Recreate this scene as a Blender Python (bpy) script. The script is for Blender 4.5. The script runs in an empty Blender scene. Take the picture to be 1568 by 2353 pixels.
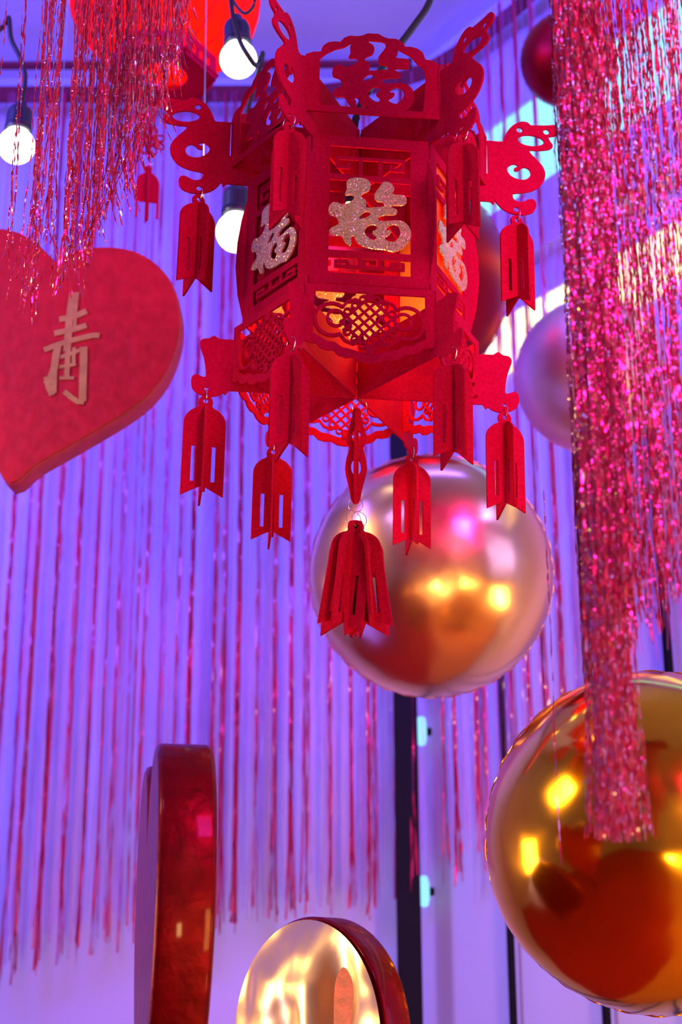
import bpy, bmesh, math, random
import numpy as np
from mathutils import Vector, Matrix
from mathutils import noise as mnoise

# ------------------------------------------------------------------ camera
SC = bpy.context.scene
COL = SC.collection
PI = math.pi
FPX, IW, IH = 3600.0, 1568.0, 2353.0            # focal length in pixels of the 1568x2353 frame
CAMH = 1.5                                       # camera height above the floor
RT = Vector((0.99999176, 0.00128008, -0.00385326))
UPV = Vector((0.00406032, -0.31526372, 0.94899542)).normalized()
FWD = Vector((0.0, 0.94900324, 0.31526632)).normalized()
UPV = RT.cross(FWD).normalized()
cam = bpy.data.cameras.new('camera'); cam_o = bpy.data.objects.new('camera', cam); COL.objects.link(cam_o)
cam.sensor_fit = 'VERTICAL'; cam.sensor_height = 36.0; cam.lens = FPX / IH * 36.0
cam.clip_start = 0.05; cam.clip_end = 60
cam_o.matrix_world = Matrix(((RT.x, UPV.x, -FWD.x, 0), (RT.y, UPV.y, -FWD.y, 0), (RT.z, UPV.z, -FWD.z, CAMH), (0, 0, 0, 1)))
cam.dof.use_dof = True; cam.dof.focus_distance = 1.93; cam.dof.aperture_fstop = 5.8
SC.camera = cam_o
SC.view_settings.view_transform = 'Standard'; SC.view_settings.look = 'None'
SC.view_settings.exposure = -0.3; SC.view_settings.gamma = 1.0
SC.view_settings.use_curve_mapping = False
SC.cycles.use_denoising = True
SC.cycles.max_bounces = 7; SC.cycles.diffuse_bounces = 4; SC.cycles.glossy_bounces = 4
SC.cycles.sample_clamp_indirect = 6.0

# ------------------------------------------------------------------ world and lights
W = bpy.data.worlds.new('world'); SC.world = W; W.use_nodes = True
W.node_tree.nodes['Background'].inputs[0].default_value = (0.45, 0.16, 1.0, 1)
W.node_tree.nodes['Background'].inputs[1].default_value = 0.12

def area(name, loc, target, size, color, power, sizey=None, shape='RECTANGLE', spread=180):
    l = bpy.data.lights.new(name, 'AREA'); l.shape = shape; l.size = size; l.size_y = sizey or size
    l.color = color; l.energy = power; l.spread = math.radians(spread)
    o = bpy.data.objects.new(name, l); COL.objects.link(o); o.location = loc
    o.rotation_euler = (Vector(target) - Vector(loc)).to_track_quat('-Z', 'Y').to_euler()
    return o
VIO = (0.10, 0.085, 1.0)
area('violet_wash_left', (-2.2, 1.6, 3.6), (-0.7, 4.1, 3.7), 0.9, VIO, 78, spread=105)
area('violet_wash_centre', (0.3, 2.2, 4.1), (0.2, 4.2, 3.1), 0.8, VIO, 32, spread=110)
area('violet_uplight', (-1.4, 2.2, 1.1), (-0.3, 4.0, 3.4), 0.8, (0.10, 0.09, 1.0), 6)
area('lilac_wash_right', (1.9, 1.0, 2.2), (0.7, 3.5, 2.4), 0.7, (0.36, 0.33, 1.0), 7)
area('magenta_front_wash', (1.1, -0.2, 2.9), (0, 2, 2.4), 0.6, (1.0, 0.03, 0.55), 12, spread=70)
area('violet_spark', (-1.5, -0.3, 3.6), (0, 2, 2.4), 0.35, (0.25, 0.22, 1.0), 17)
area('violet_side', (2.0, 0.4, 3.4), (0, 2, 2.4), 0.35, (0.25, 0.22, 1.0), 11)
area('warm_room_wash', (1.3, -1.9, 2.9), (1.1, -3.0, 1.2), 0.9, (1.0, 0.46, 0.08), 40)
area('warm_floor_wash', (1.2, 0.6, 2.0), (1.0, 1.2, 0.0), 0.5, (1.0, 0.50, 0.12), 14, spread=110)
area('warm_lamp_a', (1.15, 0.15, 0.75), (0.6, 2.4, 1.7), 0.34, (1.0, 0.58, 0.14), 10, 0.7, spread=90)
area('warm_lamp_b', (2.1, 0.9, 0.9), (0.6, 2.4, 1.7), 0.25, (1.0, 0.6, 0.16), 5, 0.4, spread=90)
area('warm_lamp_c', (-2.7, 2.3, 1.3), (-0.05, 2.0, 1.5), 0.9, (1.0, 0.60, 0.24), 4.5, 0.9, spread=40)
area('warm_reflection_fill', (-2.6, 1.0, 3.1), (0.2, 2.7, 2.1), 0.5, (1.0, 0.6, 0.2), 7, 0.5, spread=50, shape='ELLIPSE')  # unseen light added to put gold reflections on the centre balloon's left
area('warm_lamp_d', (0.3, -0.9, 0.35), (0.4, 2.4, 1.7), 0.22, (1.0, 0.6, 0.2), 5, 0.3, spread=90)
area('warm_lamp_e', (1.0, 0.8, 0.25), (0.7, 2.4, 1.7), 0.14, (1.0, 0.6, 0.2), 3, 0.2, spread=90)

# ------------------------------------------------------------------ materials
def nodes(name):
    m = bpy.data.materials.new(name); m.use_nodes = True
    nt = m.node_tree; b = nt.nodes['Principled BSDF']
    return m, nt, b
def noise_ramp(nt, scale, c1, c2, detail=3, lo=0.35, hi=0.65, coord='Object', stretch=None):
    tc = nt.nodes.new('ShaderNodeTexCoord'); n = nt.nodes.new('ShaderNodeTexNoise'); r = nt.nodes.new('ShaderNodeValToRGB')
    n.inputs['Scale'].default_value = scale; n.inputs['Detail'].default_value = detail
    src = tc.outputs[coord]
    if stretch:
        mp = nt.nodes.new('ShaderNodeMapping'); mp.inputs['Scale'].default_value = stretch
        nt.links.new(src, mp.inputs[0]); src = mp.outputs[0]
    nt.links.new(src, n.inputs['Vector'])
    r.color_ramp.elements[0].color = (*c1, 1); r.color_ramp.elements[1].color = (*c2, 1)
    r.color_ramp.elements[0].position = lo; r.color_ramp.elements[1].position = hi
    nt.links.new(n.outputs['Fac'], r.inputs[0])
    return n, r
def bump(nt, b, fac_socket, strength, dist):
    bp = nt.nodes.new('ShaderNodeBump'); bp.inputs['Strength'].default_value = strength; bp.inputs['Distance'].default_value = dist
    nt.links.new(fac_socket, bp.inputs['Height']); nt.links.new(bp.outputs[0], b.inputs['Normal'])
    return bp
def simple(name, color, rough=0.6, metal=0.0, coat=0.0, var=None, scale=30, bmp=None, emis=None, estr=1.0, spec=0.5):
    m, nt, b = nodes(name)
    b.inputs['Base Color'].default_value = (*color, 1); b.inputs['Roughness'].default_value = rough
    b.inputs['Metallic'].default_value = metal; b.inputs['Coat Weight'].default_value = coat
    b.inputs['Coat Roughness'].default_value = 0.06
    b.inputs['Specular IOR Level'].default_value = spec
    if var:
        n, r = noise_ramp(nt, scale, color, var); nt.links.new(r.outputs[0], b.inputs['Base Color'])
        if bmp: bump(nt, b, n.outputs['Fac'], bmp[0], bmp[1])
    if emis:
        b.inputs['Emission Color'].default_value = (*emis, 1); b.inputs['Emission Strength'].default_value = estr
    return m
def felt(name, c1, c2, trans=0.12, tc_=(1.0, 0.10, 0.02)):
    m, nt, b = nodes(name)
    n, r = noise_ramp(nt, 260, c1, c2, detail=6)
    nt.links.new(r.outputs[0], b.inputs['Base Color'])
    b.inputs['Roughness'].default_value = 0.92; b.inputs['Specular IOR Level'].default_value = 0.04
    bump(nt, b, n.outputs['Fac'], 0.5, 0.0006)
    if trans > 0:
        t = nt.nodes.new('ShaderNodeBsdfTranslucent'); t.inputs[0].default_value = (*tc_, 1)
        mx = nt.nodes.new('ShaderNodeMixShader'); mx.inputs[0].default_value = trans
        nt.links.new(b.outputs[0], mx.inputs[1]); nt.links.new(t.outputs[0], mx.inputs[2])
        nt.links.new(mx.outputs[0], nt.nodes['Material Output'].inputs['Surface'])
    return m
def glitter(name):
    m, nt, b = nodes(name)
    tc = nt.nodes.new('ShaderNodeTexCoord'); v = nt.nodes.new('ShaderNodeTexVoronoi'); v.inputs['Scale'].default_value = 900
    nt.links.new(tc.outputs['Object'], v.inputs['Vector'])
    r = nt.nodes.new('ShaderNodeValToRGB'); sx = nt.nodes.new('ShaderNodeSeparateColor')
    nt.links.new(v.outputs['Color'], sx.inputs[0]); nt.links.new(sx.outputs[0], r.inputs[0])
    r.color_ramp.elements[0].color = (0.60, 0.30, 0.12, 1); r.color_ramp.elements[1].color = (1.0, 0.85, 0.50, 1)
    nt.links.new(r.outputs[0], b.inputs['Base Color'])
    sub = nt.nodes.new('ShaderNodeVectorMath'); sub.operation = 'SUBTRACT'; sub.inputs[1].default_value = (0.5, 0.5, 0.5)
    nt.links.new(v.outputs['Color'], sub.inputs[0])
    g = nt.nodes.new('ShaderNodeNewGeometry')
    sc = nt.nodes.new('ShaderNodeVectorMath'); sc.operation = 'SCALE'; sc.inputs['Scale'].default_value = 1.1
    nt.links.new(sub.outputs[0], sc.inputs[0])
    ad = nt.nodes.new('ShaderNodeVectorMath'); ad.operation = 'ADD'
    nt.links.new(g.outputs['Normal'], ad.inputs[0]); nt.links.new(sc.outputs[0], ad.inputs[1])
    nm = nt.nodes.new('ShaderNodeVectorMath'); nm.operation = 'NORMALIZE'; nt.links.new(ad.outputs[0], nm.inputs[0])
    nt.links.new(nm.outputs[0], b.inputs['Normal'])
    b.inputs['Metallic'].default_value = 0.3; b.inputs['Roughness'].default_value = 0.2
    return m
def foil(name, color, rough=0.1, bs=2.5, bstr=0.25, metal=1.0, var=None):
    m, nt, b = nodes(name)
    b.inputs['Base Color'].default_value = (*color, 1); b.inputs['Metallic'].default_value = metal
    b.inputs['Roughness'].default_value = rough
    n, r = noise_ramp(nt, bs, color, var or color)
    if var: nt.links.new(r.outputs[0], b.inputs['Base Color'])
    bump(nt, b, n.outputs['Fac'], bstr, 0.05)
    return m
def tinsel(name, color, metal=0.55, rough=0.28, coat=1.0, trans=0.0):
    m, nt, b = nodes(name)
    b.inputs['Base Color'].default_value = (*color, 1); b.inputs['Metallic'].default_value = metal
    b.inputs['Roughness'].default_value = rough; b.inputs['Coat Weight'].default_value = coat
    b.inputs['Coat Roughness'].default_value = 0.12; b.inputs['Coat IOR'].default_value = 2.2
    if trans:
        t = nt.nodes.new('ShaderNodeBsdfTransparent'); t.inputs[0].default_value = (1, 0.75, 0.95, 1)
        mx = nt.nodes.new('ShaderNodeMixShader'); mx.inputs[0].default_value = trans
        nt.links.new(b.outputs[0], mx.inputs[1]); nt.links.new(t.outputs[0], mx.inputs[2])
        nt.links.new(mx.outputs[0], nt.nodes['Material Output'].inputs['Surface'])
    return m
def emitter(name, color, strength):
    m = bpy.data.materials.new(name); m.use_nodes = True; nt = m.node_tree
    nt.nodes.remove(nt.nodes['Principled BSDF'])
    e = nt.nodes.new('ShaderNodeEmission'); e.inputs[0].default_value = (*color, 1); e.inputs[1].default_value = strength
    nt.links.new(e.outputs[0], nt.nodes['Material Output'].inputs['Surface'])
    return m
M = {}
M['felt'] = felt('red_felt', (0.44, 0.002, 0.040), (0.56, 0.004, 0.058))
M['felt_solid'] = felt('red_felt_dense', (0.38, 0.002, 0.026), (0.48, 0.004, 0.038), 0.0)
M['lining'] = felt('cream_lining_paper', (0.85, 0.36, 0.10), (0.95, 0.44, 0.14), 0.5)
M['glitter'] = glitter('gold_glitter_felt')
M['wire'] = simple('silver_wire', (0.75, 0.75, 0.8), 0.22, 1.0)
M['wall'] = simple('lavender_white_wall', (0.56, 0.60, 0.80), 0.8, var=(0.60, 0.64, 0.86), scale=2.0)
M['ceiling'] = simple('white_ceiling', (0.58, 0.58, 0.72), 0.85, var=(0.62, 0.62, 0.76), scale=1.5)
def reflected_floor_tones():  # unseen floor; its colour split is made up for the balloon reflections
    m, nt, b = nodes('red_and_amber_reflected_floor')
    tc = nt.nodes.new('ShaderNodeTexCoord'); sp = nt.nodes.new('ShaderNodeSeparateXYZ'); nt.links.new(tc.outputs['Object'], sp.inputs[0])
    mt = nt.nodes.new('ShaderNodeMath'); mt.operation = 'GREATER_THAN'; mt.inputs[1].default_value = 0.1; nt.links.new(sp.outputs[0], mt.inputs[0])
    mx = nt.nodes.new('ShaderNodeMix'); mx.data_type = 'RGBA'
    mx.inputs['A'].default_value = (0.50, 0.02, 0.01, 1); mx.inputs['B'].default_value = (0.75, 0.34, 0.08, 1)
    nt.links.new(mt.outputs[0], mx.inputs['Factor']); nt.links.new(mx.outputs['Result'], b.inputs['Base Color'])
    b.inputs['Roughness'].default_value = 0.8
    return m
M['floor'] = reflected_floor_tones()
M['black'] = simple('black_painted_metal', (0.006, 0.005, 0.012), 0.7, spec=0.15)
M['rubber'] = simple('black_cable_rubber', (0.012, 0.012, 0.018), 0.5)
M['socket'] = simple('navy_black_socket_plastic', (0.012, 0.014, 0.05), 0.4)
M['bulb'] = emitter('bulb_glow', (1.0, 0.97, 0.88), 4.5)
M['glow'] = emitter('lamp_glow', (1.0, 0.62, 0.25), 9.0)
M['cyan'] = emitter('cyan_lit_wall_glow', (0.20, 0.60, 1.0), 2.6)
M['warmwin'] = emitter('warm_light_strip', (1.0, 0.84, 0.50), 2.6)
M['reflspot'] = emitter('cyan_reflection_glow', (0.3, 0.75, 1.0), 1.6)
M['goldball'] = foil('gold_mylar', (1.0, 0.55, 0.31), 0.22, 3.0, 0.35)
M['goldball2'] = foil('deep_gold_mylar', (1.0, 0.50, 0.025), 0.13, 3.0, 0.45)
M['goldball3'] = foil('pale_gold_mylar', (0.98, 0.62, 0.50), 0.40, 3.0, 0.3)
M['redball'] = foil('red_mylar', (0.36, 0.006, 0.016), 0.36, 3.0, 0.3)
M['tinsel_near'] = tinsel('red_tinsel_foil', (0.55, 0.004, 0.045), 0.3, 0.3, 0.9)
M['tinsel_back'] = tinsel('red_tinsel_back', (0.55, 0.006, 0.08), 0.25, 0.45, 0.2)
M['tinsel_veil'] = tinsel('pink_tinsel_film', (0.75, 0.20, 0.55), 0.1, 0.5, 0.2, 0.72)
M['header'] = simple('crimson_header_tape', (0.20, 0.002, 0.03), 0.6, 0.1, var=(0.14, 0.002, 0.02), scale=120)
def gloss_paint(name, c1, c2):
    m, nt, b = nodes(name)
    n, r = noise_ramp(nt, 45, c1, c2, detail=5)
    nt.links.new(r.outputs[0], b.inputs['Base Color'])
    b.inputs['Roughness'].default_value = 0.42; b.inputs['Specular IOR Level'].default_value = 0.3; b.inputs['Coat Weight'].default_value = 0.15; b.inputs['Coat Roughness'].default_value = 0.08
    bump(nt, b, n.outputs['Fac'], 0.35, 0.003)
    return m
M['gloss'] = gloss_paint('glossy_red_paint', (0.13, 0.0006, 0.004), (0.19, 0.001, 0.007))
M['gloss'].node_tree.nodes['Principled BSDF'].inputs['Metallic'].default_value = 0.55
M['gloss'].node_tree.nodes['Principled BSDF'].inputs['Specular IOR Level'].default_value = 0.12
M['gloss'].node_tree.nodes['Bump'].inputs['Strength'].default_value = 0.8
M['heart_paint'] = gloss_paint('heart_red_paint', (0.36, 0.001, 0.012), (0.46, 0.003, 0.020))
M['heart_paint'].node_tree.nodes['Principled BSDF'].inputs['Coat Weight'].default_value = 0.05
M['foam_side'] = simple('red_painted_foam_edge', (0.40, 0.02, 0.07), 0.6, var=(0.50, 0.03, 0.10), scale=40, bmp=(0.4, 0.002))
M['goldpaint'] = simple('matt_gold_paint', (0.40, 0.17, 0.07), 0.5, 0.25, var=(0.50, 0.23, 0.10), scale=40)
def crinkle(name):
    m, nt, b = nodes(name)
    n, r = noise_ramp(nt, 9, (0.95, 0.68, 0.30), (1.0, 0.78, 0.40), detail=1.5)
    nt.links.new(r.outputs[0], b.inputs['Base Color']); b.inputs['Metallic'].default_value = 0.9; b.inputs['Roughness'].default_value = 0.3
    bump(nt, b, n.outputs['Fac'], 0.9, 0.03)
    return m
M['crinkle'] = crinkle('crinkled_gold_foil')
M['redpaper'] = felt('red_lantern_cloth', (0.70, 0.008, 0.008), (0.80, 0.012, 0.010), 0.35, (1.0, 0.02, 0.004))
M['darkpattern'] = simple('dark_red_fretwork', (0.10, 0.002, 0.006), 0.8)

# ------------------------------------------------------------------ helpers
def ray(px, py):
    return RT * ((px - IW / 2) / FPX) + UPV * ((IH / 2 - py) / FPX) + FWD
def at(px, py, Y):                                # point seen at a pixel, at depth Y in the room
    r = ray(px, py); p = r * (Y / r.y); return Vector((p.x, p.y, p.z + CAMH))
def link(name, me, mat, parent=None, loc=None, rot=None, smooth=False, kind=None, label=None):
    if mat and not me.materials: me.materials.append(mat)
    if smooth: me.polygons.foreach_set('use_smooth', [True] * len(me.polygons))
    o = bpy.data.objects.new(name, me); COL.objects.link(o)
    if parent: o.parent = parent
    if loc is not None: o.location = loc
    if rot is not None: o.rotation_euler = rot
    if kind: o['kind'] = kind
    if label: o['label'] = label
    return o
def thing(name, label, cat, loc=(0, 0, 0), rot=(0, 0, 0), group=None):
    o = bpy.data.objects.new(name, None); COL.objects.link(o); o.location = loc; o.rotation_euler = rot
    o['label'] = label; o['category'] = cat; o['kind'] = 'thing'
    o.empty_display_size = 0.05
    if group: o['group'] = group
    return o
def tag(o, label, cat, group=None, kind=None):
    o['label'] = label; o['category'] = cat
    if group: o['group'] = group
    if kind: o['kind'] = kind
    return o
def copy_tree(o, parent=None):
    c = o.copy(); COL.objects.link(c); c.parent = parent
    for ch in list(o.children): copy_tree(ch, c)
    return c
def smooth_closed(pts, n=3):
    P = np.array(pts, float); out = []
    N = len(P)
    for i in range(N):
        p0, p1, p2, p3 = P[i - 1], P[i], P[(i + 1) % N], P[(i + 2) % N]
        for j in range(n):
            t = j / n
            out.append(0.5 * ((2 * p1) + (-p0 + p2) * t + (2 * p0 - 5 * p1 + 4 * p2 - p3) * t * t + (-p0 + 3 * p1 - 3 * p2 + p3) * t ** 3))
    return [tuple(v) for v in out]
def circle(cx, cy, rx, ry=None, n=20, rot=0):
    ry = ry or rx
    return [(cx + rx * math.cos(2 * PI * i / n) * math.cos(rot) - ry * math.sin(2 * PI * i / n) * math.sin(rot),
             cy + rx * math.cos(2 * PI * i / n) * math.sin(rot) + ry * math.sin(2 * PI * i / n) * math.cos(rot)) for i in range(n)]
def flat_mesh(loops, t, axis, off=0.0, bev=0.0):
    """Filled outline with holes, thickness t. axis 'fin': (u,v)->(u,thick,v); 'face': (u,v)->(off+thick,u,v)."""
    cu = bpy.data.curves.new('tmp', 'CURVE'); cu.dimensions = '2D'; cu.fill_mode = 'BOTH'; cu.extrude = t / 2
    cu.bevel_depth = bev; cu.bevel_resolution = 1
    for lp in loops:
        sp = cu.splines.new('POLY'); sp.points.add(len(lp) - 1)
        for i, (x, y) in enumerate(lp): sp.points[i].co = (x, y, 0, 1)
        sp.use_cyclic_u = True
    o = bpy.data.objects.new('tmp', cu); COL.objects.link(o)
    me = bpy.data.meshes.new_from_object(o)
    bpy.data.objects.remove(o); bpy.data.curves.remove(cu)
    n = len(me.vertices); co = np.empty(n * 3); me.vertices.foreach_get('co', co); co = co.reshape(-1, 3)
    if axis == 'fin': new = np.stack([co[:, 0], -co[:, 2] + off, co[:, 1]], 1)
    elif axis == 'face': new = np.stack([co[:, 2] + off, co[:, 0], co[:, 1]], 1)
    else: new = co
    me.vertices.foreach_set('co', new.reshape(-1)); me.update()
    return me
def stroke_loops(pts, w, closed=False):
    """Boxes along a polyline, returned as (verts2d quads)"""
    P = [Vector(p) for p in pts]; out = []
    n = len(P); rng = range(n if closed else n - 1)
    L, R = [], []
    for i in range(n):
        a = P[i - 1] if (i > 0 or closed) else P[i]; b = P[(i + 1) % n] if (i < n - 1 or closed) else P[i]
        d = (b - a).normalized(); nrm = Vector((-d.y, d.x)) * w / 2
        L.append(P[i] + nrm); R.append(P[i] - nrm)
    for i in rng:
        j = (i + 1) % n; out.append((L[i], L[j], R[j], R[i]))
    return out
def strokes_mesh(list_of_quads, t, axis, off=0.0):
    bm = bmesh.new()
    for qi, q in enumerate(list_of_quads):
        e_ = qi * 6.0e-6
        def v(p, z):
            if axis == 'fin': return bm.verts.new((p[0], z + off, p[1]))
            return bm.verts.new((z + off, p[0], p[1]))
        a = [v(p, t / 2 + e_) for p in q]; b = [v(p, -t / 2 - e_) for p in q]
        bm.faces.new(a); bm.faces.new(b[::-1])
        for i in range(4):
            j = (i + 1) % 4; bm.faces.new((a[i], b[i], b[j], a[j]))
    bmesh.ops.recalc_face_normals(bm, faces=bm.faces)
    me = bpy.data.meshes.new('m'); bm.to_mesh(me); bm.free(); return me
def join_meshes(*mes):
    bm = bmesh.new()
    for m in mes: bm.from_mesh(m)
    me = bpy.data.meshes.new('m'); bm.to_mesh(me); bm.free(); return me
def tube_mesh(pts, r, n=10, closed=False, radii=None):
    P = [Vector(p) for p in pts]; N = len(P); bm = bmesh.new(); rings = []
    for i in range(N):
        a = P[i - 1] if (i > 0 or closed) else P[i]; b = P[(i + 1) % N] if (i < N - 1 or closed) else P[i]
        d = (b - a).normalized(); up = Vector((0, 0, 1)) if abs(d.z) < 0.9 else Vector((1, 0, 0))
        s = d.cross(up).normalized(); u = s.cross(d).normalized()
        rr = radii[i] if radii else r
        rings.append([bm.verts.new(P[i] + s * rr * math.cos(2 * PI * k / n) + u * rr * math.sin(2 * PI * k / n)) for k in range(n)])
    for i in range(N if closed else N - 1):
        A, B = rings[i], rings[(i + 1) % N]
        for k in range(n): bm.faces.new((A[k], A[(k + 1) % n], B[(k + 1) % n], B[k]))
    if not closed: bm.faces.new(rings[0][::-1]); bm.faces.new(rings[-1])
    bmesh.ops.recalc_face_normals(bm, faces=bm.faces)
    me = bpy.data.meshes.new('m'); bm.to_mesh(me); bm.free()
    return me
def lathe_mesh(prof, n=32):
    bm = bmesh.new(); rings = []
    for r, z in prof:
        rings.append([bm.verts.new((r * math.cos(2 * PI * k / n), r * math.sin(2 * PI * k / n), z)) for k in range(n)] if r > 1e-6 else [bm.verts.new((0, 0, z))])
    for A, B in zip(rings, rings[1:]):
        for k in range(n):
            q = [A[k % len(A)], A[(k + 1) % len(A)], B[(k + 1) % len(B)], B[k % len(B)]]
            u = []
            for v in q:
                if v not in u: u.append(v)
            if len(u) > 2: bm.faces.new(u)
    bmesh.ops.recalc_face_normals(bm, faces=bm.faces)
    me = bpy.data.meshes.new('m'); bm.to_mesh(me); bm.free(); return me
def box_mesh(sx, sy, sz, bev=0.0):
    bm = bmesh.new(); bmesh.ops.create_cube(bm, size=1); bmesh.ops.scale(bm, vec=(sx, sy, sz), verts=bm.verts)
    if bev: bmesh.ops.bevel(bm, geom=bm.edges[:], offset=bev, segments=2, affect='EDGES')
    me = bpy.data.meshes.new('m'); bm.to_mesh(me); bm.free(); return me
def quad_mesh(pts, t=0.02, n=None):
    """slab from 4 coplanar points, thickened along n"""
    P = [Vector(p) for p in pts]; n = n or (P[1] - P[0]).cross(P[2] - P[0]).normalized()
    bm = bmesh.new(); a = [bm.verts.new(p) for p in P]; b = [bm.verts.new(p + n * t) for p in P]
    bm.faces.new(a); bm.faces.new(b[::-1])
    for i in range(4): bm.faces.new((a[i], b[i], b[(i + 1) % 4], a[(i + 1) % 4]))
    bmesh.ops.recalc_face_normals(bm, faces=bm.faces)
    me = bpy.data.meshes.new('m'); bm.to_mesh(me); bm.free(); return me

# ------------------------------------------------------------------ room shell
WD = Vector((0.563, -0.826, 0)).normalized()      # the right wall runs from the corner towards the camera's right
WN = Vector((-0.826, -0.563, 0)).normalized()     # its normal, into the room
WC = Vector((0.20, 4.20, 0))
ZC = 4.32
def wallp(s, z, off=0.0):
    p = WC + WD * s + WN * off; return Vector((p.x, p.y, z))
def struct(name, me, mat, **k):
    o = link(name, me, mat, **k); o['kind'] = 'structure'; return o
struct('floor', quad_mesh([(-3.2, -3.0, 0), (4.6, -3.0, 0), (4.6, 5.0, 0), (-3.2, 5.0, 0)], 0.05, Vector((0, 0, -1))), M['floor'])
struct('ceiling', quad_mesh([(-3.2, -3.0, ZC), (4.6, -3.0, ZC), (4.6, 5.0, ZC), (-3.2, 5.0, ZC)], 0.05, Vector((0, 0, 1))), M['ceiling'])
struct('wall_back', quad_mesh([(-3.0, 4.2, 0), (0.22, 4.2, 0), (0.22, 4.2, ZC), (-3.0, 4.2, ZC)], 0.1, Vector((0, 1, 0))), M['wall'])
struct('wall_left', quad_mesh([(-3.0, -3.0, 0), (-3.0, 4.2, 0), (-3.0, 4.2, ZC), (-3.0, -3.0, ZC)], 0.1, Vector((-1, 0, 0))), M['wall'])
struct('wall_front', quad_mesh([(-3.2, -3.0, 0), (4.6, -3.0, 0), (4.6, -3.0, ZC), (-3.2, -3.0, ZC)], 0.1, Vector((0, -1, 0))), M['wall'])
struct('wall_side', quad_mesh([(4.6, -3.0, 0), (4.6, 5.0, 0), (4.6, 5.0, ZC), (4.6, -3.0, ZC)], 0.1, Vector((1, 0, 0))), M['wall'])
struct('wall_right', quad_mesh([wallp(0, 0), wallp(5.2, 0), wallp(5.2, ZC), wallp(0, ZC)], 0.1, -WN), M['wall'])
# bulkhead mouldings of the right wall
def band(name, s0, s1, z0, z1, t, mat):
    return struct(name, quad_mesh([wallp(s0, z0), wallp(s1, z0), wallp(s1, z1), wallp(s0, z1)], t, WN), mat)
band('trim_1', 0.12, 5.0, CAMH + 1.93, CAMH + 2.115, 0.05, M['wall'])
lp = thing('lit_wall_glow', 'long glowing slab for the cyan lamplight high on the right wall behind the fringe', 'light patch', wallp(2.6, CAMH + 2.28))  # emissive slab standing in for wall that a cyan lamp lights
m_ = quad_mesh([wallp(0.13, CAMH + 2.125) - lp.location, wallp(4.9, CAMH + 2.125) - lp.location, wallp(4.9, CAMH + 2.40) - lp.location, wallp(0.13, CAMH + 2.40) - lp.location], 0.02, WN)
link('glow_slab', m_, M['cyan'], lp)
fr = [quad_mesh([wallp(a, b) - lp.location, wallp(c, b) - lp.location, wallp(c, d) - lp.location, wallp(a, d) - lp.location], 0.028, WN)
      for a, b, c, d in ((0.11, CAMH + 2.115, 4.92, CAMH + 2.125), (0.11, CAMH + 2.40, 4.92, CAMH + 2.415), (0.11, CAMH + 2.125, 0.13, CAMH + 2.40), (4.9, CAMH + 2.125, 4.92, CAMH + 2.40))]
link('frame', join_meshes(*fr), M['wall'], lp)
ls = thing('light_strip', 'pale yellow lit strip low on the bulkhead beside the pink balloon', 'light strip', wallp(2.6, CAMH + 1.78))
link('glow_slab', quad_mesh([wallp(0.2, CAMH + 1.66) - ls.location, wallp(4.9, CAMH + 1.66) - ls.location, wallp(4.9, CAMH + 1.815) - ls.location, wallp(0.2, CAMH + 1.815) - ls.location], 0.015, WN), M['warmwin'], ls)
link('frame', quad_mesh([wallp(0.18, CAMH + 1.815) - ls.location, wallp(4.92, CAMH + 1.815) - ls.location, wallp(4.92, CAMH + 1.825) - ls.location, wallp(0.18, CAMH + 1.825) - ls.location], 0.022, WN), M['wall'], ls)

# black posts
def post(name, px, py, Y, w, label, z1=None, group=None, d=0.04):
    p = at(px, py, Y)
    z1 = z1 or ZC
    t = thing(name, label, 'post', (p.x, p.y, 0), (0, 0, 0), group)
    link('pole', box_mesh(w, d, z1, 0.003), M['black'], t, loc=(0, 0, z1 / 2))
    link('foot_plate', box_mesh(w * 2.2, d * 3, 0.01, 0.002), M['black'], t, loc=(0, 0, 0.005))
    return t
post('post', 938, 2000, 4.02, 0.060, 'thick black post standing in the corner behind the round gold balloon', 4.0)
def wallpt(px, py, off=0.03):
    r = ray(px, py); s = (WC + WN * off).dot(WN) / r.dot(WN); q = r * s; return q
for (px, py, w, zt, lab) in ((1168, 2000, 0.010, 2.6, 'thin black post, left of the large gold balloon at its rim'),
                         (1338, 1300, 0.012, 2.95, 'thin black post below the pink gold balloon by the right wall'),
                         (1535, 1500, 0.014, 2.95, 'thin black post at the far right behind the glitter fringe')):
    q = wallpt(px, py)
    t = thing('post', lab, 'post', (q.x, q.y, 0), (0, 0, math.atan2(WD.y, WD.x)), None)
    link('pole', box_mesh(w, 0.02, zt, 0.002), M['black'], t, loc=(0, 0, zt / 2))
    link('foot_plate', box_mesh(w * 3, 0.05, 0.006), M['black'], t, loc=(0, 0, 0.003))
# little cyan window reflections beside the thick post, built as small glowing bodies
for (px, py, lab) in ((969, 1680, 'small cyan window reflection built as a glowing spot beside the post, just under the round balloon'), (975, 2048, 'small cyan window reflection built as a glowing spot beside the post, near the fringe ends')):
    q = wallpt(px, py, 0.05)
    t = thing('reflection_spot', lab, 'light', (q.x, q.y, q.z + CAMH), (0, 0, math.atan2(WD.y, WD.x)))
    link('lens', lathe_mesh([(0, 0.040), (0.010, 0.036), (0.014, 0.02), (0.014, -0.02), (0.010, -0.036), (0, -0.040)], 16), M['reflspot'], t, smooth=True)
    link('spot_back', box_mesh(0.02, 0.02, 0.02, 0.002), M['black'], t, loc=(0, 0.018, 0))

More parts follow.
